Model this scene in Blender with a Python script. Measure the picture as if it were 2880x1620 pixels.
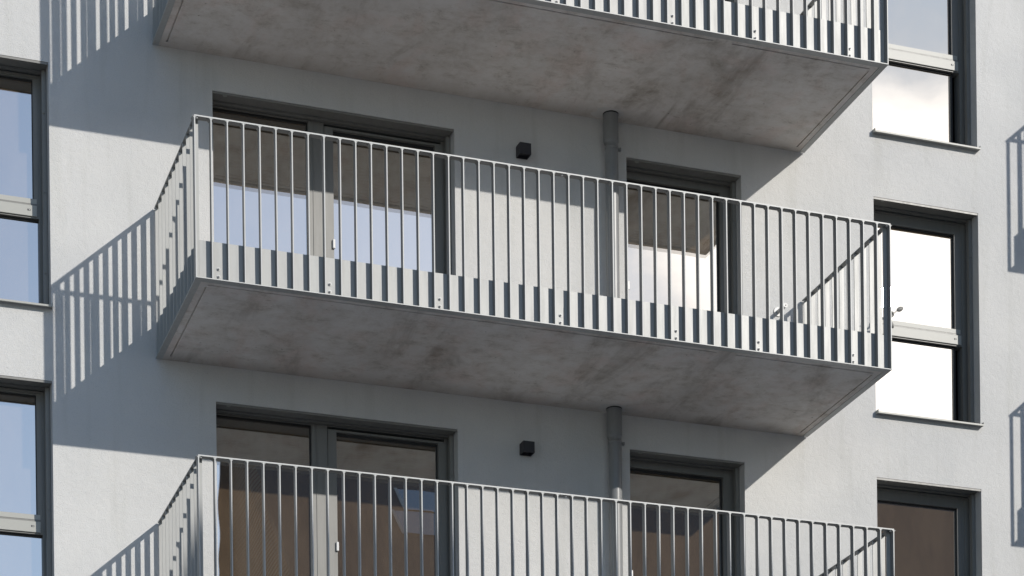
import bpy, math, random
from mathutils import Vector, Matrix
random.seed(7)
R = math.radians
scene = bpy.context.scene
for o in list(bpy.data.objects): bpy.data.objects.remove(o)

# ------------------------------------------------------------------ camera
cam = bpy.data.cameras.new('camera')
cam.sensor_width = 36.0; cam.sensor_fit = 'HORIZONTAL'
cam.lens = 6559.9/2880*36
cam.shift_x = 0.0
cam.shift_y = (3531.85-810)/2880
cam.clip_end = 500; cam.clip_start = .1
camo = bpy.data.objects.new('camera', cam); scene.collection.objects.link(camo)
yaw, roll = .3464, -.0118
fw = Vector((math.sin(yaw), math.cos(yaw), 0)); rt0 = Vector((math.cos(yaw), -math.sin(yaw), 0)); up0 = Vector((0, 0, 1))
rt = math.cos(roll)*rt0+math.sin(roll)*up0; up = -math.sin(roll)*rt0+math.cos(roll)*up0
M = Matrix.Identity(4)
for i in range(3):
    M[i][0], M[i][1], M[i][2] = rt[i], up[i], -fw[i]
M[0][3], M[1][3], M[2][3] = -4.3833, -21.718, -8.4649
camo.matrix_world = M
scene.camera = camo

# ------------------------------------------------------------------ light
SUN = Vector((.58, -1, .535)).normalized()
elev = math.asin(SUN.z); az = math.atan2(SUN.x, SUN.y)
ld = bpy.data.lights.new('sun', 'SUN'); ld.energy = 3.5; ld.angle = R(.5); ld.color = (1, .955, .89)
lo = bpy.data.objects.new('sun', ld); scene.collection.objects.link(lo)
lo.rotation_euler = SUN.to_track_quat('Z', 'Y').to_euler(); lo.location = (20, -35, 25)
w = bpy.data.worlds.new('World'); scene.world = w; w.use_nodes = True
nt = w.node_tree; nt.nodes.clear()
def N(t, k, **kw):
    n = t.nodes.new(k)
    for a, b in kw.items(): setattr(n, a, b)
    return n
wo = N(nt, 'ShaderNodeOutputWorld'); bg = N(nt, 'ShaderNodeBackground'); bg.inputs[1].default_value = .14
sky = N(nt, 'ShaderNodeTexSky', sky_type='NISHITA', sun_disc=False, sun_elevation=elev, sun_rotation=az)
sky.air_density = 1.0; sky.dust_density = .4; sky.ozone_density = 3.0
tc = N(nt, 'ShaderNodeTexCoord')
mp = N(nt, 'ShaderNodeMapping'); mp.inputs['Scale'].default_value = (1, 1, 2.2); mp.inputs['Location'].default_value = (6.3, 6.7, 0)
nz = N(nt, 'ShaderNodeTexNoise'); nz.inputs['Scale'].default_value = 7.5; nz.inputs['Detail'].default_value = 7; nz.inputs['Roughness'].default_value = .58; nz.inputs['Distortion'].default_value = .35
sep = N(nt, 'ShaderNodeSeparateXYZ')
mx_ = N(nt, 'ShaderNodeMapRange', interpolation_type='SMOOTHSTEP'); mx_.inputs[1].default_value = .27; mx_.inputs[2].default_value = .445
mz_ = N(nt, 'ShaderNodeMapRange', interpolation_type='SMOOTHSTEP'); mz_.inputs[1].default_value = .51; mz_.inputs[2].default_value = .468
my_ = N(nt, 'ShaderNodeMapRange'); my_.inputs[1].default_value = 0; my_.inputs[2].default_value = -.3      # the cloud bank stands on the sunny side only
mul = N(nt, 'ShaderNodeMath', operation='MULTIPLY'); mul2 = N(nt, 'ShaderNodeMath', operation='MULTIPLY')
mr = N(nt, 'ShaderNodeMapRange'); mr.inputs[3].default_value = -.17; mr.inputs[4].default_value = .27
mb = N(nt, 'ShaderNodeMapRange'); mb.inputs[3].default_value = -.25; mb.inputs[4].default_value = 0
ad = N(nt, 'ShaderNodeMath', operation='ADD'); ad2 = N(nt, 'ShaderNodeMath', operation='ADD')
cr = N(nt, 'ShaderNodeMapRange', interpolation_type='SMOOTHSTEP'); cr.inputs[1].default_value = .40; cr.inputs[2].default_value = .74
ccol = N(nt, 'ShaderNodeMapRange'); ccol.inputs[1].default_value = .45; ccol.inputs[2].default_value = .85; ccol.inputs[3].default_value = 6.5; ccol.inputs[4].default_value = 17
comb = N(nt, 'ShaderNodeVectorMath', operation='SCALE'); comb.inputs[0].default_value = (1, .945, .925)
mix = N(nt, 'ShaderNodeMix', data_type='RGBA')
L = nt.links.new
L(tc.outputs['Generated'], mp.inputs[0]); L(mp.outputs[0], nz.inputs['Vector']); L(tc.outputs['Generated'], sep.inputs[0])
L(sep.outputs[0], mx_.inputs[0]); L(sep.outputs[2], mz_.inputs[0]); L(sep.outputs[1], my_.inputs[0])
L(mx_.outputs[0], mul.inputs[0]); L(mz_.outputs[0], mul.inputs[1]); L(mul.outputs[0], mul2.inputs[0]); L(my_.outputs[0], mul2.inputs[1])
L(mul2.outputs[0], mr.inputs[0]); L(mx_.outputs[0], mb.inputs[0])
L(nz.outputs[0], ad.inputs[0]); L(mr.outputs[0], ad.inputs[1]); L(ad.outputs[0], ad2.inputs[0]); L(mb.outputs[0], ad2.inputs[1])
L(ad2.outputs[0], cr.inputs[0]); L(ad2.outputs[0], ccol.inputs[0]); L(ccol.outputs[0], comb.inputs['Scale'])
L(cr.outputs[0], mix.inputs['Factor']); L(comb.outputs[0], mix.inputs['B'])
veil = N(nt, 'ShaderNodeMix', data_type='RGBA'); veil.inputs['B'].default_value = (4.3, 5.1, 6.4, 1)   # thin high veil round the sun
vf = N(nt, 'ShaderNodeMath', operation='MULTIPLY'); vf2 = N(nt, 'ShaderNodeMath', operation='MULTIPLY'); vf2.inputs[1].default_value = .85
L(mx_.outputs[0], vf.inputs[0]); L(my_.outputs[0], vf.inputs[1]); L(vf.outputs[0], vf2.inputs[0]); L(vf2.outputs[0], veil.inputs['Factor']); L(sky.outputs[0], veil.inputs['A']); L(veil.outputs['Result'], mix.inputs['A'])
L(mix.outputs['Result'], bg.inputs[0]); L(bg.outputs[0], wo.inputs[0])
vs = scene.view_settings; vs.view_transform = 'Standard'; vs.look = 'None'; vs.exposure = 0; vs.gamma = 1
try:
    scene.cycles.caustics_reflective = False; scene.cycles.caustics_refractive = False
except Exception: pass

# ------------------------------------------------------------------ materials
def mat(name, col, rough=.6, metal=0, spec=.5):
    m = bpy.data.materials.new(name); m.use_nodes = True
    b = m.node_tree.nodes['Principled BSDF']
    b.inputs['Base Color'].default_value = (*col, 1); b.inputs['Roughness'].default_value = rough
    b.inputs['Metallic'].default_value = metal; b.inputs['Specular IOR Level'].default_value = spec
    return m, m.node_tree, b
def ramp(t, fac, stops, interp='LINEAR'):
    n = N(t, 'ShaderNodeValToRGB'); n.color_ramp.interpolation = interp
    e = n.color_ramp.elements
    while len(e) < len(stops): e.new(.5)
    for i, (p, c) in enumerate(stops): e[i].position = p; e[i].color = (*c, 1) if len(c) == 3 else c
    t.links.new(fac, n.inputs[0]); return n.outputs[0]
def noise(t, vec, scale, detail=3, rough=.5, dist=0, sc=None):
    if sc:
        mpn = N(t, 'ShaderNodeMapping'); mpn.inputs['Scale'].default_value = sc; t.links.new(vec, mpn.inputs[0]); vec = mpn.outputs[0]
    n = N(t, 'ShaderNodeTexNoise'); n.inputs['Scale'].default_value = scale; n.inputs['Detail'].default_value = detail
    n.inputs['Roughness'].default_value = rough; n.inputs['Distortion'].default_value = dist
    t.links.new(vec, n.inputs['Vector']); return n.outputs[0]
def mixc(t, fac, a, b, mode='MIX'):
    n = N(t, 'ShaderNodeMix', data_type='RGBA', blend_type=mode)
    for sock, v in (('Factor', fac), ('A', a), ('B', b)):
        if isinstance(v, (int, float)): n.inputs[sock].default_value = v
        elif isinstance(v, tuple): n.inputs[sock].default_value = (*v, 1)
        else: t.links.new(v, n.inputs[sock])
    return n.outputs['Result']
def bump(t, b, h, strength, dist=.01, prev=None):
    n = N(t, 'ShaderNodeBump'); n.inputs['Strength'].default_value = strength; n.inputs['Distance'].default_value = dist
    t.links.new(h, n.inputs['Height'])
    if prev: t.links.new(prev, n.inputs['Normal'])
    t.links.new(n.outputs[0], b.inputs['Normal']); return n.outputs[0]
def wpos(t):
    return N(t, 'ShaderNodeNewGeometry').outputs['Position']

def m_plaster():
    m, t, b = mat('plaster', (.7, .7, .69), .9, 0, .2)
    p = wpos(t)
    big = noise(t, p, .9, 4, .6)
    fine = noise(t, p, 95, 3, .65)
    mid = noise(t, p, 14, 4, .6, .4)
    c = ramp(t, big, [(.3, (.555, .555, .545)), (.7, (.62, .615, .597))])
    c2 = ramp(t, fine, [(.32, (.80, .80, .80)), (.48, (1, 1, 1))])
    c = mixc(t, .55, c, c2, 'MULTIPLY')
    streak = noise(t, p, 1.0, 4, .6, .3, (5, 5, .5))
    c = mixc(t, .6, c, ramp(t, streak, [(.30, (.88, .88, .86)), (.48, (1, 1, 1))]), 'MULTIPLY')
    patch = noise(t, p, .55, 2, .4, .2)
    c = mixc(t, .7, c, ramp(t, patch, [(.44, (.93, .935, .94)), (.50, (1, 1, 1))]), 'MULTIPLY')
    pit = noise(t, p, 48, 2, .5)
    c = mixc(t, .6, c, ramp(t, pit, [(.22, (.55, .55, .54)), (.28, (1, 1, 1))]), 'MULTIPLY')
    runs = noise(t, p, 1.0, 5, .65, .2, (16, 1, .9))
    c = mixc(t, .45, c, ramp(t, runs, [(.24, (.84, .835, .82)), (.36, (1, 1, 1))]), 'MULTIPLY')
    t.links.new(c, b.inputs['Base Color'])
    n1 = bump(t, b, mid, .28, .02)
    bump(t, b, fine, .55, .008, n1)
    return m
def m_concrete():
    m, t, b = mat('concrete', (.4, .38, .35), .9, 0, .2)
    p = wpos(t)
    a = noise(t, p, .9, 8, .7, .2, (1, .8, 1))
    c = ramp(t, a, [(.28, (.54, .515, .48)), (.45, (.69, .66, .625)), (.6, (.75, .72, .685)), (.78, (.78, .75, .715))])
    s = noise(t, p, 4.2, 10, .78, .25, (1, 1.3, 1))
    c = mixc(t, .8, c, ramp(t, s, [(.33, (.58, .54, .50)), (.45, (.88, .86, .83)), (.56, (1, 1, 1))]), 'MULTIPLY')
    sc = noise(t, p, 6.5, 8, .75, .3, (.6, 3.0, 1))
    c = mixc(t, .8, c, ramp(t, sc, [(.28, (.50, .47, .44)), (.38, (1, 1, 1))]), 'MULTIPLY')
    r = noise(t, p, 1.6, 5, .6, .5, (1.4, 1, 1))
    c = mixc(t, .4, c, ramp(t, r, [(.50, (1, 1, 1)), (.66, (1.0, .85, .81))]), 'MULTIPLY')
    lg = noise(t, p, 1.15, 7, .68, .5, (1.6, .55, 1))          # long weathering streaks running out from the wall
    c = mixc(t, .85, c, ramp(t, lg, [(.34, (.60, .57, .54)), (.47, (.93, .92, .91)), (.64, (1, 1, 1))]), 'MULTIPLY')
    sp = noise(t, p, 30, 2, .5)
    c = mixc(t, .85, c, ramp(t, sp, [(.22, (.35, .33, .31)), (.265, (1, 1, 1))]), 'MULTIPLY')
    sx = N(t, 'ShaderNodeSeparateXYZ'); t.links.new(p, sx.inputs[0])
    # darker band by the wall with a ragged edge, paler further out
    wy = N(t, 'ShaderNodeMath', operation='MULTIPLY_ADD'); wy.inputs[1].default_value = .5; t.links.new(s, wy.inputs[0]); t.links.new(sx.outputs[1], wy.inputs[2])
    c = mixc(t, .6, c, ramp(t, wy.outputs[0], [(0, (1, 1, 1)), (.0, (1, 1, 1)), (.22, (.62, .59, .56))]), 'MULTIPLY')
    # one faint formwork joint running away from the wall
    wob = N(t, 'ShaderNodeMath', operation='MULTIPLY_ADD'); wob.inputs[1].default_value = .06; t.links.new(s, wob.inputs[0]); t.links.new(sx.outputs[0], wob.inputs[2])
    d = N(t, 'ShaderNodeMath', operation='SUBTRACT'); t.links.new(wob.outputs[0], d.inputs[0]); d.inputs[1].default_value = 5.18
    ab = N(t, 'ShaderNodeMath', operation='ABSOLUTE'); t.links.new(d.outputs[0], ab.inputs[0])
    jl = ramp(t, ab.outputs[0], [(.006, (.6, .58, .55)), (.022, (1, 1, 1))])
    jf = N(t, 'ShaderNodeMapRange'); jf.inputs[1].default_value = .42; jf.inputs[2].default_value = .6; jf.inputs[4].default_value = .7
    t.links.new(a, jf.inputs[0]); c = mixc(t, jf.outputs[0], c, jl, 'MULTIPLY')
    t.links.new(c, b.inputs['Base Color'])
    n1 = bump(t, b, s, .3, .01)
    bump(t, b, noise(t, p, 60, 3, .6), .25, .004, n1)
    return m
def m_metal(name, col, rough, spec=.5, streaks=0.25, lo=.9):
    m, t, b = mat(name, col, rough, 0, spec)
    p = wpos(t)
    n = noise(t, p, 3, 5, .6, 0, (7, 7, .7))
    lo_ = tuple(x*lo for x in col)
    c = ramp(t, n, [(.3, lo_), (.55, col)])
    sp = noise(t, p, 26, 4, .6)
    c = mixc(t, streaks, c, ramp(t, sp, [(.3, (.7, .7, .68)), (.5, (1, 1, 1))]), 'MULTIPLY')
    t.links.new(c, b.inputs['Base Color'])
    if streaks > .06: t.links.new(ramp(t, n, [(.3, (rough*1.1,)*3), (.7, (rough*.95,)*3)]), b.inputs['Roughness'])
    bump(t, b, noise(t, p, 9, 2), .03, .01)
    return m
def m_glass(name, tint, fac, deep):
    m = bpy.data.materials.new(name); m.use_nodes = True; t = m.node_tree; t.nodes.clear()
    o = N(t, 'ShaderNodeOutputMaterial'); mx = N(t, 'ShaderNodeMixShader')
    g = N(t, 'ShaderNodeBsdfGlossy'); g.inputs['Roughness'].default_value = 0; g.inputs['Color'].default_value = (*tint, 1)
    d = N(t, 'ShaderNodeBsdfDiffuse'); d.inputs['Color'].default_value = (*deep, 1)
    geo = N(t, 'ShaderNodeNewGeometry')
    # panes stand upright; shading normals tilted up to fit the reflections, then gently bowed
    va = N(t, 'ShaderNodeVectorMath', operation='ADD'); va.inputs[1].default_value = (0, 0, .028)
    nn = N(t, 'ShaderNodeVectorMath', operation='NORMALIZE')
    t.links.new(geo.outputs['Normal'], va.inputs[0]); t.links.new(va.outputs[0], nn.inputs[0])
    bp = N(t, 'ShaderNodeBump'); bp.inputs['Strength'].default_value = .12; bp.inputs['Distance'].default_value = .02
    t.links.new(noise(t, geo.outputs['Position'], 1.1, 1, .4), bp.inputs['Height']); t.links.new(nn.outputs[0], bp.inputs['Normal'])
    t.links.new(bp.outputs[0], g.inputs['Normal'])
    # coated glass: reflection grows towards grazing angles
    lw = N(t, 'ShaderNodeLayerWeight'); lw.inputs[0].default_value = .3
    mr_ = N(t, 'ShaderNodeMapRange'); mr_.inputs[3].default_value = fac; mr_.inputs[4].default_value = 1.0
    t.links.new(lw.outputs['Facing'], mr_.inputs[0]); t.links.new(mr_.outputs[0], mx.inputs[0])
    g2 = N(t, 'ShaderNodeBsdfGlossy'); g2.inputs['Roughness'].default_value = 0; g2.inputs['Color'].default_value = (*tint, 1)
    vb = N(t, 'ShaderNodeVectorMath', operation='ADD'); vb.inputs[1].default_value = (.0, 0, .0075)      # inner pane of the double glazing, a hair out of parallel
    nb = N(t, 'ShaderNodeVectorMath', operation='NORMALIZE'); t.links.new(bp.outputs[0], vb.inputs[0]); t.links.new(vb.outputs[0], nb.inputs[0]); t.links.new(nb.outputs[0], g2.inputs['Normal'])
    gm = N(t, 'ShaderNodeMixShader'); gm.inputs[0].default_value = .4; t.links.new(g.outputs[0], gm.inputs[1]); t.links.new(g2.outputs[0], gm.inputs[2])
    dst = noise(t, geo.outputs['Position'], 5, 5, .7, .3, (1, 1, .35)); t.links.new(ramp(t, dst, [(.3, deep), (.75, tuple(x*1.5+.01 for x in deep))]), d.inputs['Color'])
    t.links.new(d.outputs[0], mx.inputs[1]); t.links.new(gm.outputs[0], mx.inputs[2]); t.links.new(mx.outputs[0], o.inputs[0])
    return m
PL = m_plaster(); CO = m_concrete()
SM = m_metal('shaded_bar_paint', (.20, .205, .20), .45, .5, .08, .95)  # bar sides and handrail: shade put into a darker railing colour
EM = m_metal('sunlit_edge_paint', (.44, .445, .43), .45, .5, .05, .96)  # lighter copy for front edges, sunlight put into the colour
RM = m_metal('galvanised_paint', (.37, .375, .362), .40, .5, .12)
FM = m_metal('frame_paint', (.195, .192, .178), .42, .5, .08)
CM = m_metal('cover_paint', (.36, .36, .33), .45, .5, 0, 1)
PM = m_metal('pipe_plastic', (.21, .215, .215), .36)
ZN = m_metal('bright_steel', (.50, .50, .49), .4, .5, .1)
MO, _, _ = mat('mortar', (.58, .56, .53), .9)
DK, _, _ = mat('gasket_black', (.012, .012, .013), .6)
LB, _, _ = mat('lamp_black', (.022, .022, .028), .5)
WH, _, _ = mat('white_plastic', (.62, .62, .61), .35)
GL = m_glass('window_glass', (.885, .885, .845), .66, (.150, .104, .062))
GR, gt, gb = mat('paving', (.22, .21, .2), .9)
gt.links.new(ramp(gt, noise(gt, wpos(gt), 1.5, 6, .6), [(.3, (.32, .31, .295)), (.7, (.46, .445, .42))]), gb.inputs['Base Color'])
def m_brick():
    m, t, b = mat('brown_brick', (.15, .08, .05), .9, 0, .2)
    tcn = N(t, 'ShaderNodeTexCoord'); br = N(t, 'ShaderNodeTexBrick')
    mpn = N(t, 'ShaderNodeMapping'); mpn.inputs['Rotation'].default_value = (R(90), 0, 0)
    br.inputs['Scale'].default_value = 4; br.inputs['Color1'].default_value = (.13, .065, .045, 1); br.inputs['Color2'].default_value = (.17, .09, .06, 1); br.inputs['Mortar'].default_value = (.2, .17, .14, 1)
    t.links.new(tcn.outputs['Object'], mpn.inputs[0]); t.links.new(mpn.outputs[0], br.inputs[0]); t.links.new(br.outputs[0], b.inputs['Base Color'])
    return m
BR = m_brick()
RF = m_metal('roof_tile', (.115, .092, .088), .8, .2, .5)

# ------------------------------------------------------------------ mesh helpers
class MB:
    def __init__(s): s.v = []; s.f = []; s.mi = []; s.sm = []
    def box(s, x0, x1, y0, y1, z0, z1, mi=0, fn=None):
        n = len(s.v)
        for z in (z0, z1):
            for y in (y0, y1):
                for x in (x0, x1): s.v.append((x, y, z))
        for q in ((0, 2, 3, 1), (4, 5, 7, 6), (0, 1, 5, 4), (2, 6, 7, 3), (0, 4, 6, 2), (1, 3, 7, 5)):
            s.f.append(tuple(n+i for i in q)); s.mi.append(mi); s.sm.append(False)
        return s
    def quad(s, *p, mi=0):
        n = len(s.v); s.v += list(p); s.f.append(tuple(range(n, n+len(p)))); s.mi.append(mi); s.sm.append(False); return s
    def tube(s, a, b, r0, r1=None, seg=20, mi=0, cap=True):
        a = Vector(a); b = Vector(b); r1 = r0 if r1 is None else r1
        d = (b-a).normalized(); u = d.orthogonal().normalized(); w_ = d.cross(u); n = len(s.v)
        for c, r in ((a, r0), (b, r1)):
            for i in range(seg):
                t = 2*math.pi*i/seg; s.v.append(tuple(c+r*(math.cos(t)*u+math.sin(t)*w_)))
        for i in range(seg):
            j = (i+1) % seg; s.f.append((n+i, n+j, n+seg+j, n+seg+i)); s.mi.append(mi); s.sm.append(True)
        if cap:
            s.f.append(tuple(n+seg-1-i for i in range(seg))); s.f.append(tuple(n+seg+i for i in range(seg)))
            s.mi += [mi, mi]; s.sm += [False, False]
        return s
    def mesh(s, name, mats, fn=None, bevel=0):
        me = bpy.data.meshes.new(name)
        v = [fn(*p) for p in s.v] if fn else s.v
        me.from_pydata(v, [], s.f)
        for m in (mats if isinstance(mats, (list, tuple)) else [mats]): me.materials.append(m)
        for p, mi, sm in zip(me.polygons, s.mi, s.sm): p.material_index = mi; p.use_smooth = sm
        me.update()
        return me
    def obj(s, name, mats, parent=None, loc=(0, 0, 0), fn=None, bevel=0):
        o = bpy.data.objects.new(name, s.mesh(name, mats, fn)); scene.collection.objects.link(o)
        o.location = loc
        if parent: o.parent = parent
        if bevel:
            md = o.modifiers.new('bevel', 'BEVEL'); md.width = bevel; md.segments = 2; md.limit_method = 'ANGLE'; md.angle_limit = R(50)
        return o
def empty(name, label, cat, loc, group=None):
    o = bpy.data.objects.new(name, None); scene.collection.objects.link(o); o.location = loc; o.empty_display_size = .2
    o['label'] = label; o['category'] = cat
    if group: o['group'] = group
    return o
def tag(o, label, cat, group=None):
    o['label'] = label; o['category'] = cat
    if group: o['group'] = group
def copy_tree(o, parent=None):
    c = o.copy(); scene.collection.objects.link(c)
    if parent: c.parent = parent
    for ch in [x for x in bpy.data.objects if x.parent == o and x != c]: copy_tree(ch, c)
    return c

H = 2.95; XR = 6.8216; D = 1.7976; SL = .03
def sh(x, y, z): return (x, y, z-SL*y)      # balcony platforms sheared to fall gently towards the wall, fitted to the view

# ------------------------------------------------------------------ ground
g = MB(); g.quad((-400, -400, -10), (400, -400, -10), (400, 400, -10), (-400, 400, -10))
go = g.obj('ground', GR); go['kind'] = 'structure'

# ------------------------------------------------------------------ apartment building
bld = empty('apartment_building', 'light grey rendered apartment building with concrete balcony slabs and grey-framed windows', 'building', (0, 0, -10))
BZ = 10.0
W1 = (.574, 2.991, .2, 2.617); W2 = (4.822, 6.10, .2, 2.617); W3 = (7.633, 8.892, .338, 2.621); W0 = (-2.45, -.968, .355, 2.632)
openings = []
for k in (-1, 0, 1):
    for (a, b, c, d) in (W0, W1, W2, W3): openings.append((a, b, c+H*k, d+H*k))
def build_wall():
    m = MB()
    X0, X1, Z0, Z1 = -9, 24, -10, 8.2
    xs = sorted({X0, X1, *[o[0] for o in openings], *[o[1] for o in openings]})
    zs = sorted({Z0, Z1, *[o[2] for o in openings], *[o[3] for o in openings]})
    def inside(x, z): return any(o[0] < x < o[1] and o[2] < z < o[3] for o in openings)
    for i in range(len(xs)-1):
        for j in range(len(zs)-1):
            if inside((xs[i]+xs[i+1])/2, (zs[j]+zs[j+1])/2): continue
            a, b, c, d = xs[i], xs[i+1], zs[j], zs[j+1]
            m.quad((a, 0, c), (b, 0, c), (b, 0, d), (a, 0, d))
    T = .44
    for (a, b, c, d) in openings:
        m.quad((a, 0, c), (a, T, c), (b, T, c), (b, 0, c)); m.quad((a, 0, d), (b, 0, d), (b, T, d), (a, T, d))
        m.quad((a, 0, c), (a, 0, d), (a, T, d), (a, T, c)); m.quad((b, 0, c), (b, T, c), (b, T, d), (b, 0, d))
        m.quad((a, T, c), (a, T, d), (b, T, d), (b, T, c), mi=1)
    m.quad((X0, 0, Z0), (X0, 0, Z1), (X0, 12, Z1), (X0, 12, Z0)); m.quad((X1, 0, Z0), (X1, 12, Z0), (X1, 12, Z1), (X1, 0, Z1))
    m.quad((X0, 0, Z1), (X1, 0, Z1), (X1, 12, Z1), (X0, 12, Z1)); m.quad((X0, 12, Z0), (X0, 12, Z1), (X1, 12, Z1), (X1, 12, Z0))
    return m.obj('wall', [PL, DK], bld, (0, 0, BZ))
build_wall()

def glass(parent, x0, x1, z0, z1, y, name='pane'):
    # dark spacer edge then the pane itself
    m = MB(); m.box(x0, x1, y, y+.012, z0, z1)
    return m.obj(name, GL, parent)
def ring(m, x0, x1, z0, z1, y0, y1, l, r, b, t, mi=0):
    m.box(x0, x0+l, y0, y1, z0, z1, mi); m.box(x1-r, x1, y0, y1, z0, z1, mi)
    m.box(x0+l, x1-r, y0, y1, z1-t, z1, mi)
    if b: m.box(x0+l, x1-r, y0, y1, z0, z0+b, mi)
def guide(parent, x, z0, z1, ceil):
    m = MB(); m.box(x-.045, x-.004, .12, .132, z0, z1); m.box(x-.045, x-.039, .132, .165, z0, z1); m.box(x-.012, x-.004, .132, .165, z0, z1)
    for z in (z0+.35, z0+1.1, z1-.4): m.tube((x-.03, .119, z), (x-.03, .11, z), .008, seg=10)
    m.obj('guide_rail', FM, parent)
def casing(parent, x0, x1, zt, right):
    # folded metal soffit of the blind box with a groove and rear lip
    m = MB(); m.box(x0+.002, right, .004, .15, zt-.012, zt-.002); m.box(x0+.002, right, .17, .22, zt-.022, zt-.002)
    m.box(x0+.002, right, .004, .009, zt-.022, zt-.012)
    m.obj('blind_casing', FM, parent)
    b = MB(); b.tube((x0+.13, .035, zt-.012), (x0+.13, .035, zt-.0165), .022, seg=16); b.obj('cover_cap', CM, parent)
GY = .285
DY = .09      # frames sit this much deeper
def win_fixed_over(z, xs, zs, zt, gr_up, gr_lo, top, label):
    x0, x1 = xs
    f = MB()
    # outer frame
    ring(f, x0+.003, x1-.003, zs+.003, zt-.024, .24, .35, .03, .062, .06, .02)
    tz0, tz1 = 1.272, 1.405                                   # transom
    f.box(x0+.033, x1-.065, .24, .35, tz0, tz1)
    o = f.obj('window', FM, bld, (0, 0, BZ+z)); o['label'] = label
    s = MB()                                                  # opening sash above the transom
    ring(s, x0+.035, min(gr_up+.09, x1-.065), tz1+.002, zt-.03, .25, .33, .03, min(gr_up+.09, x1-.065)-gr_up, .048, zt-.03-top)
    so = s.obj('sash', FM, o)
    s2 = MB(); s2.box(x0+.033, x1-.085, .244, .2495, tz1+.004, tz1+.05); s2.obj('sash_rail', CM, o)
    # dark gaskets
    gk = MB(); ring(gk, x0+.06, gr_up+.006, tz1+.045, top+.006, .272, .2845, .006, .012, .004, .02)
    ring(gk, x0+.06, gr_lo+.006, zs+.055, tz0+.002, .272, .2845, .006, .012, .004, .02)
    gk.obj('gasket', DK, o)
    glass(o, x0+.04, gr_up+.003, tz1+.04, top+.003, GY)
    glass(o, x0+.04, gr_lo+.003, zs+.05, tz0+.003, GY)
    if gr_lo+.08 < x1-.08:
        e = MB(); e.box(gr_lo, x1-.078, .262, .33, zs+.05, tz0); e.obj('lower_stile', FM, o)
    cv = MB(); cv.box(x0+.004, x1-.085, .225, .2395, 1.284, 1.386)
    co = cv.obj('transom_cover', CM, o, bevel=.004)
    slot = MB(); xx = x1-.148-.012
    slot.box(xx-.014, xx+.014, .2235, .225, 1.332, 1.348); slot.obj('cover_slot', DK, o)
    lt = MB(); lt.box(xx-.002, xx+.008, .2225, .2235, 1.335, 1.344); lt.obj('cover_screw', ZN, o)
    guide(o, x1, zs+.02, zt-.02, 0)
    casing(o, x0, x1, zt, x1-.004)
    # sloping metal sill with upturned ends
    si = MB(); y0 = -.062
    si.quad((x0+.004, .24, zs+.024), (x0+.004, y0, zs+.004), (x1-.004, y0, zs+.004), (x1-.004, .24, zs+.024))
    si.box(x0-.004, x1+.006, y0-.003, y0, zs-.012, zs+.005)
    si.box(x0-.004, x0+.0, y0, -.002, zs-.01, zs+.028); si.box(x1+.002, x1+.006, y0, -.002, zs-.01, zs+.028)
    si.quad((x0, y0, zs-.002), (x1+.002, y0, zs-.002), (x1+.002, -.001, zs-.002), (x0, -.001, zs-.002))
    si.obj('sill', CM, o)
    return o
def lab(k, a): return a % {-1: 'lowest visible floor', 0: 'middle floor', 1: 'top visible floor'}[k]
for k in (-1, 0, 1):
    win_fixed_over(H*k, W0[:2], W0[2], W0[3], -1.078, -1.026, 2.575, lab(k, 'tall two-pane window left of the balconies, %s'))
    win_fixed_over(H*k, W3[:2], W3[2], W3[3], 8.745, 8.752, 2.478, lab(k, 'tall two-pane window right of the balconies, %s'))

def sash_handle(parent, x, z):
    m = MB(); m.box(x-.013, x+.013, .212, .235, z-.045, z+.045); m.obj('handle', WH, parent, bevel=.006)
def balcony_doors(k):
    z = H*k
    # wide unit: fixed pane + glazed door leaf
    x0, x1, zs, zt = W1
    f = MB(); ring(f, x0+.003, x1-.003, zs+.003, zt-.018, .24, .35, .03, .06, .05, .01)
    f.box(1.572, 1.73, .24, .35, zs+.05, zt-.028); f.box(1.615, 1.62, .234, .24, zs+.05, zt-.028)
    o = f.obj('window', FM, bld, (0, 0, BZ+z)); o['label'] = lab(k, 'wide balcony window with a door leaf, %s')
    s = MB(); ring(s, 1.735, 2.95, zs+.06, zt-.055, .235, .325, .085, .085, .09, .02)
    s.obj('door_leaf', FM, o)
    gk = MB(); ring(gk, x0+.05, 1.574, zs+.05, 2.59, .272, .2845, .006, .014, .01, .022)
    ring(gk, 1.817, 2.869, zs+.145, 2.543, .272, .2845, .01, .014, .01, .026); gk.obj('gasket', DK, o)
    glass(o, x0+.04, 1.567, zs+.05, 2.587, GY); glass(o, 1.82, 2.866, zs+.14, 2.54, GY)
    sash_handle(o, 1.815, 1.42); guide(o, x1, zs+.02, zt-.02, 0); casing(o, x0, x1, zt, x1-.006)
    x0, x1, zs, zt = W2
    f = MB(); ring(f, x0+.003, x1-.003, zs+.003, zt-.018, .24, .35, .02, .07, .05, .05)
    o = f.obj('window', FM, bld, (0, 0, BZ+z)); o['label'] = lab(k, 'narrow glazed balcony door, %s')
    s = MB(); ring(s, x0+.025, 6.052, zs+.06, zt-.05, .235, .325, .055, .085, .09, .045); s.obj('door_leaf', FM, o)
    gk = MB(); ring(gk, x0+.076, 5.968, zs+.145, 2.524, .272, .2845, .008, .014, .01, .026); gk.obj('gasket', DK, o)
    glass(o, x0+.07, 5.965, zs+.14, 2.522, GY)
    sash_handle(o, x0+.1, 1.42); guide(o, x1, zs+.02, zt-.02, 0); casing(o, x0, x1, zt, x1-.006)
for k in (-1, 0, 1): balcony_doors(k)

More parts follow.
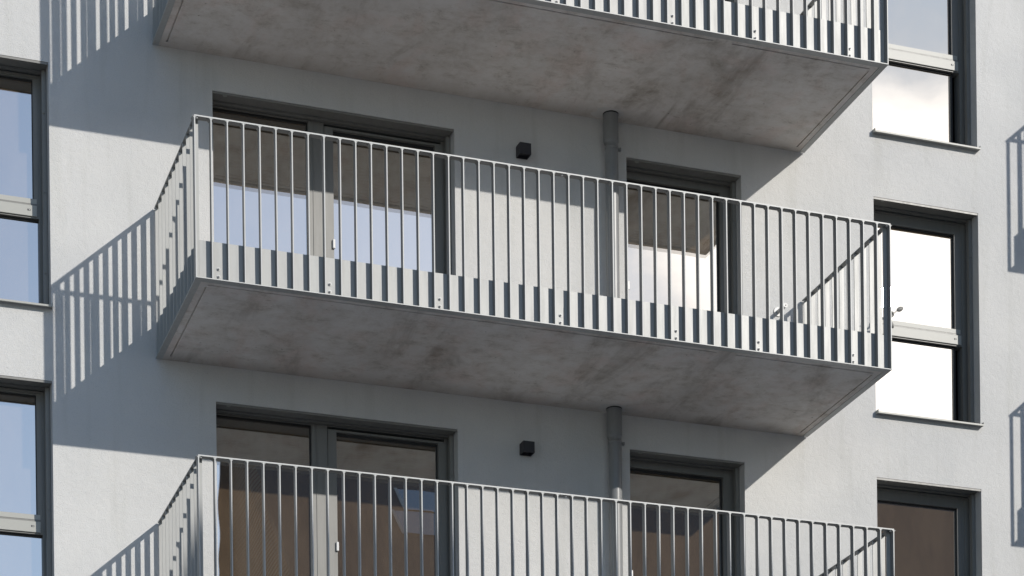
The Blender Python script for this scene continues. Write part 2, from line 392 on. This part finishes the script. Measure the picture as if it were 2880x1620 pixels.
# ------------------------------------------------------------------ balcony slabs (parts of the building)
def slab_mesh(w):
    m = MB(); x0, x1, y0 = .062, w-.062, -(D-.078)
    gd, gw = .016, .016
    m.box(x0, x1, y0, -.001, .004+gd, .2)
    # lower skin left open along the drip grooves
    gy = -(D-.135); gxl = .125; gxr = w-.125
    m.box(x0, x1, y0, gy-gw/2, .004, .004+gd)                   # front margin
    m.box(x0, gxl-gw/2, gy-gw/2, -.001, .004, .004+gd)          # left margin
    m.box(gxr+gw/2, x1, gy-gw/2, -.001, .004, .004+gd)          # right margin
    m.box(gxl+gw/2, gxr-gw/2, gy+gw/2, -.001, .004, .004+gd)    # field
    for gx in ((gxl, gxr) if w > 5 else (gxl,)):
        m.box(gx-gw/2, gx+gw/2, gy-gw/2, gy+.04, .004, .004+gd)
        m.box(gx-gw/2, gx+gw/2, -.09, -.001, .004, .004+gd)
    if w > 5: m.box(5.02, 5.22, gy-gw/2, gy+gw/2, .004, .004+gd)
    return m
def profile_mesh(w):
    # galvanised edge angle carrying the railing
    m = MB()
    m.box(0, w, -D, -(D-.0765), 0, .008)
    m.box(0, .06, -(D-.0765), -.012, 0, .008); m.box(w-.06, w, -(D-.0765), -.012, 0, .008)
    m.box(.0535, w-.0535, -(D-.0705), -(D-.0765), .008, .2)
    m.box(.0535, .0595, -(D-.0765), -.012, .008, .2); m.box(w-.0595, w-.0535, -(D-.0765), -.012, .008, .2)
    return m
sm_ = slab_mesh(XR).mesh('balcony_slab', CO, sh)
for k in (-1, 0, 1, 2):
    o = bpy.data.objects.new('balcony_slab', sm_); scene.collection.objects.link(o); o.parent = bld; o.location = (0, 0, BZ+H*k)
XN, WN = 10.29, 3.6
smn = slab_mesh(WN).mesh('balcony_slab', CO, sh)
for k in (-1, 0, 1):
    o = bpy.data.objects.new('balcony_slab', smn); scene.collection.objects.link(o); o.parent = bld; o.location = (XN, 0, BZ+H*k)

# ------------------------------------------------------------------ railings
def make_railing(w, label, group, bolts):
    t = empty('balcony_railing', label, 'railing', (0, 0, 0), group)
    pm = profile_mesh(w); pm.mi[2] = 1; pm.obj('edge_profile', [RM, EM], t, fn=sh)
    B = .066; S = .05
    sp = 24*.1447 if w > 5 else w-.01                            # splice
    top = MB(); ht = 1.413
    top.box(0, min(sp-.012, w), -D, -(D-B), ht-.012, ht)
    if w > 5: top.box(sp-.0105, w, -D, -(D-B), ht-.0125, ht-.0005)
    top.box(0, S, -(D-B), -.02, ht-.012, ht); top.box(w-S, w, -(D-B), -.02, ht-.012, ht)
    for i_ in range(0, len(top.mi), 6): top.mi[i_+2] = 1         # front edge in the lighter copy, painted as sunlit
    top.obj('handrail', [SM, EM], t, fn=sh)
    kp = MB(); kt = .358
    kp.box(.045, (sp-.03 if w > 5 else w-.045), -(D-B), -(D-B-.003), .009, kt)
    if w > 5: kp.box(sp-.027, w-.055, -(D-B), -(D-B-.003), .009, kt)
    kp.box(S, S+.003, -(D-B-.0035), -.02, .009, kt); kp.box(w-S-.003, w-S, -(D-B-.0035), -.02, .009, kt)
    kp.obj('kick_plate', RM, t, fn=sh)
    bm_ = MB(); bm_.box(-.005, .005, 0, B, 0, 1)
    n = 48 if w > 5 else 25; stp = (w-.01)/(n-1)
    fz = .0085+SL*D
    def bar(name, x0, x1, y0, y1):
        b = MB(); b.box(x0, x1, y0, y1, .0085, ht-.0125)
        b.mi[2] = 1  # front face takes the lighter, painted-sunlit copy
        zt_ = ht-.0125                                           # weld fillet under the handrail
        for xs in (x0, x1):
            sg = -1 if xs == x0 else 1; n = len(b.v)
            b.v += [(xs, y0, zt_), (xs+sg*.016, y0, zt_), (xs, y0, zt_-.016), (xs, y1, zt_), (xs+sg*.016, y1, zt_), (xs, y1, zt_-.016)]
            b.f += [(n, n+1, n+2), (n+3, n+5, n+4), (n+1, n+4, n+5, n+2)]; b.mi += [0]*3; b.sm += [False]*3
        return b
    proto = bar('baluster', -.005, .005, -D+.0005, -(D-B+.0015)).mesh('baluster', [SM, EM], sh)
    for i in range(n):
        o = bpy.data.objects.new('baluster', proto); scene.collection.objects.link(o); o.parent = t
        o.location = (.0055+i*stp+(.0 if 0 < i < n-1 else 0), 0, 0)
        o.location.x = min(o.location.x+(random.uniform(-.0018, .0018) if 0 < i < n-1 else 0), w-.0055); o.rotation_euler = (0, random.uniform(-.0012, .0012), 0)
    side = MB(); side.box(.0007, S-.0003, -.005, .005, .0085, ht-.0125); sm = side.mesh('baluster', RM)
    for j in range(12 if w > 5 else 11):
        d = .06+(.155 if w > 5 else .150)*j
        for xo in (0, w-S):
            if j == 11: d = D-.073
            o = bpy.data.objects.new('baluster', sm); scene.collection.objects.link(o); o.parent = t
            o.location = (xo, -d, SL*d)
    # bolts with washers on the kick plate
    bo = MB(); bo.tube((0, 0, 0), (0, -.004, 0), .017, seg=16); bo.tube((0, -.004, 0), (0, -.014, 0), .0105, seg=6); bo.tube((0, -.014, 0), (0, -.022, 0), .005, seg=8)
    bme = bo.mesh('bolt', ZN)
    for bx in bolts:
        if bx > w-.1: continue
        for bz in (.122, .055):
            o = bpy.data.objects.new('bolt', bme); scene.collection.objects.link(o); o.parent = t
            o.location = (bx, -(D-B)-.0003, bz+SL*D); o.rotation_euler = (0, random.uniform(0, 1), 0)
    bo2 = MB(); bo2.tube((0, 0, 0), (0, 0, -.012), .012, seg=6); bm2 = bo2.mesh('bolt', ZN)
    for x, y in ((.028, -(D-.022)), (sp-.045, -(D-.025)), (w-.03, -(D-.022)), (.025, -.16), (w-.025, -.16)):
        if 0 < x < w:
            o = bpy.data.objects.new('bolt', bm2); scene.collection.objects.link(o); o.parent = t; o.location = (x, y, ht-.0122-SL*y)
    # rounded weld fillets where bars meet the handrail
    return t
BX = (.216, 1.22, 2.247, 3.414, 4.574, 5.429, 6.436)
r0 = make_railing(XR, 'grey flat-bar railing around the middle balcony, fully in view', 'flat bar balcony railings', BX)
r1 = copy_tree(r0); r1.location.z = H; r1['label'] = 'grey flat-bar railing of the top balcony, cut off by the upper frame edge'
r2 = copy_tree(r0); r2.location.z = -H; r2['label'] = 'grey flat-bar railing of the lowest balcony, handrail and upper bars only in view'
rn = make_railing(WN, 'grey railing of the next balcony to the right, middle floor', 'flat bar balcony railings', BX); rn.location = (XN, 0, 0)
rn2 = copy_tree(rn); rn2.location.z = H; rn2['label'] = 'grey railing of the next balcony to the right, top floor'
rn3 = copy_tree(rn); rn3.location.z = -H; rn3['label'] = 'grey railing of the next balcony to the right, lowest floor'

# ------------------------------------------------------------------ downpipes
def downpipe(k, label):
    t = empty('downpipe', label, 'downpipe', (4.61, -.125, H*k+.2), 'downpipes on the balcony wall')
    zt = 2.953-.2+.0037
    m = MB(); m.tube((0, 0, 0), (0, 0, 2.46), .066, seg=40, cap=False); m.obj('pipe', PM, t)
    s = MB(); s.tube((-.006, 0, 2.455), (-.006, 0, 2.475), .067, .0765, 40, cap=False); s.tube((-.006, 0, 2.475), (-.006, 0, zt), .0765, seg=40, cap=False); s.obj('socket', PM, t)
    c = MB(); c.tube((0, 0, 2.40), (0, 0, 2.43), .069, seg=40); c.box(.06, .10, -.012, .012, 2.40, 2.43); c.tube((.085, -.03, 2.415), (.085, .03, 2.415), .009, seg=8); c.tube((.03, .06, 2.415), (.03, .122, 2.415), .006, seg=8)
    c.obj('clamp', PM, t)
    r = MB(); r.tube((-.006, 0, zt-.012), (-.006, 0, zt+.002), .0795, seg=40, cap=False); r.obj('seal', DK, t)
    cf = MB(); n_ = 26; cf.v = [(-.006, 0, zt-.001)]+[(-.03+(.15+random.uniform(-.03, .04))*math.cos(a_), (.115+random.uniform(-.015, .02))*math.sin(a_), zt-.001+.0) for a_ in [2*math.pi*i/n_ for i in range(n_)]]
    cf.v = [(x, min(y, .12), z-SL*y) for x, y, z in cf.v]
    cf.f = [(0, 1+(i+1) % n_, 1+i) for i in range(n_)]; cf.mi = [0]*n_; cf.sm = [False]*n_; cf.obj('mortar_collar', MO, t)
downpipe(0, 'round grey downpipe on the wall of the middle balcony')
downpipe(-1, 'round grey downpipe on the wall of the lowest balcony')
downpipe(1, 'round grey downpipe on the wall of the top balcony')

# ------------------------------------------------------------------ cube wall lamps
def lamp(k, label):
    t = empty('wall_lamp', label, 'wall lamp', (3.693, 0, H*k+2.427), 'black cube lamps on the balcony wall')
    m = MB(); a = .059; h = .11; th = .005
    m.box(-a, a, -.12, -.12+th, 0, h); m.box(-a, -a+th, -.12+th, -.004, 0, h); m.box(a-th, a, -.12+th, -.004, 0, h)
    m.box(-a+th, a-th, -.12+th, -.004, .03, .034); m.box(-a+th, a-th, -.12+th, -.004, h-.03, h-.026); m.box(-a+th, a-th, -.009, -.004, 0, h)
    m.obj('housing', LB, t)
    l = MB(); l.tube((0, -.06, .0295), (0, -.06, .018), .025, seg=20); l.obj('lens', DK, t)
    b = MB(); b.box(-.045, .045, -.004, -.0005, .015, .095); b.obj('back_plate', LB, t)
lamp(0, 'small black cube wall lamp above the middle balcony')
lamp(-1, 'small black cube wall lamp above the lowest balcony')

# ------------------------------------------------------------------ pipe stub beside the small balcony door
t = empty('pipe_stub', 'short round steel pipe stub with disc flange on the wall behind the middle railing', 'pipe stub', (6.50, 0, 1.262))
m = MB(); m.tube((0, -.0005, 0), (0, -.012, 0), .05, .046, 32); m.obj('flange', ZN, t)
m = MB(); m.tube((0, -.012, 0), (0, -.18, 0), .020, seg=24); m.tube((0, -.18, 0), (0, -.184, 0), .024, seg=24); m.obj('pipe', ZN, t)
m = MB(); m.tube((0, -.1842, 0), (0, -.186, 0), .006, seg=12); m.obj('hole', DK, t)

# ------------------------------------------------------------------ small bent wind sensor by the right window
t = empty('wind_sensor', 'small bent metal wind sensor with cup paddles in front of the right middle window', 'wind sensor', (7.60, 0, 1.27))
m = MB(); m.tube((0, -.0005, 0), (0, -.014, 0), .03, seg=24); m.tube((0, -.014, 0), (0, -.17, .0), .010, seg=12); m.obj('bracket', FM, t)
m = MB()
pts_ = [(0, -.17, 0), (.10, -.17, .012), (.15, -.17, .05), (.155, -.17, .075), (.10, -.17, .088)]
for a, b in zip(pts_, pts_[1:]): m.tube(a, b, .013, seg=10)
m.tube((-.05, -.17, .055), (.0, -.17, .07), .004, seg=8); m.tube((.10, -.17, .012), (.12, -.17, -.03), .006, seg=8); m.tube((.15, -.17, .06), (.2, -.17, .105), .005, seg=8)
m.obj('arm', FM, t)
def cup(cx, cz, ang, s=1):
    c = MB(); seg = 14; rings = 5; n = len(c.v)
    for i in range(rings+1):
        ph = math.pi/2*i/rings; r = .033*math.cos(ph)*s; h_ = .018*math.sin(ph)
        for j in range(seg):
            th = 2*math.pi*j/seg; x = 1.35*r*math.cos(th); z_ = .75*r*math.sin(th)
            c.v.append((cx+x*math.cos(ang)-z_*math.sin(ang), -.17-h_, cz+x*math.sin(ang)+z_*math.cos(ang)))
    for i in range(rings):
        for j in range(seg):
            k2 = (j+1) % seg; c.f.append((i*seg+j, i*seg+k2, (i+1)*seg+k2, (i+1)*seg+j)); c.mi.append(0); c.sm.append(True)
    c.f.append(tuple(range(seg))); c.mi.append(0); c.sm.append(False)
    c.obj('cup', FM, t)
cup(.235, .125, .5); cup(.135, -.05, -1.1, .9)

# ------------------------------------------------------------------ house across the street (seen mirrored in the panes)
hs = empty('brick_house', 'brown brick house with a steep tiled roof mirrored in the lower windows', 'house', (9.9, -29, -8.8))
m = MB(); m.box(0, 46, -10, 0, 0, 16.4); m.quad((0, 0, 16.4), (0, -8, 25.4), (0, -10, 16.4)); m.quad((46, 0, 16.4), (46, -10, 16.4), (46, -8, 25.4)); m.obj('wall', BR, hs)
m = MB()
for (ya, yb) in ((.4, -8), (-10.1, -8)):
    za, zb = 16.05, 25.5
    m.quad((-.3, ya, za), (46.3, ya, za), (46.3, yb, zb), (-.3, yb, zb)); m.quad((-.3, ya, za+.2), (46.3, ya, za+.2), (46.3, yb, zb+.2), (-.3, yb, zb+.2))
    m.quad((-.3, ya, za), (-.3, ya, za+.2), (-.3, yb, zb+.2), (-.3, yb, zb))
rfo = m.obj('roof', RF, hs)
for x, y in ((20.2, -35.2), (13.1, -32.6), (26.5, -35.2), (33, -33), (16.6, -34.0)):
    x -= 9.9; y += 29; z = 16.05+(.4-y)*9.45/8.4+.26
    m = MB(); m.quad((x, y, z), (x+1.1, y, z), (x+1.1, y-.75, z+.84), (x, y-.75, z+.84)); m.obj('skylight', GL, rfo)
    f = MB(); zz = z-.03
    for (xa, xb, ya, yb) in ((x-.08, x, y+.05, y-.8), (x+1.1, x+1.18, y+.05, y-.8)):
        f.quad((xa, ya, zz-.056+.03), (xb, ya, zz-.056+.03), (xb, yb, zz+.896+.03), (xa, yb, zz+.896+.03))
    f.obj('skylight_frame', ZN, rfo)
for fl in range(5):
    for i in range(13):
        x = 2+i*3.4; z = 1.4+fl*3.0
        m = MB(); m.box(x, x+1.3, .01, .04, z, z+1.7); wo_ = m.obj('window', WH, hs)
        m = MB(); m.box(x+.08, x+1.22, .045, .05, z+.08, z+1.62); m.obj('pane', GL, wo_)
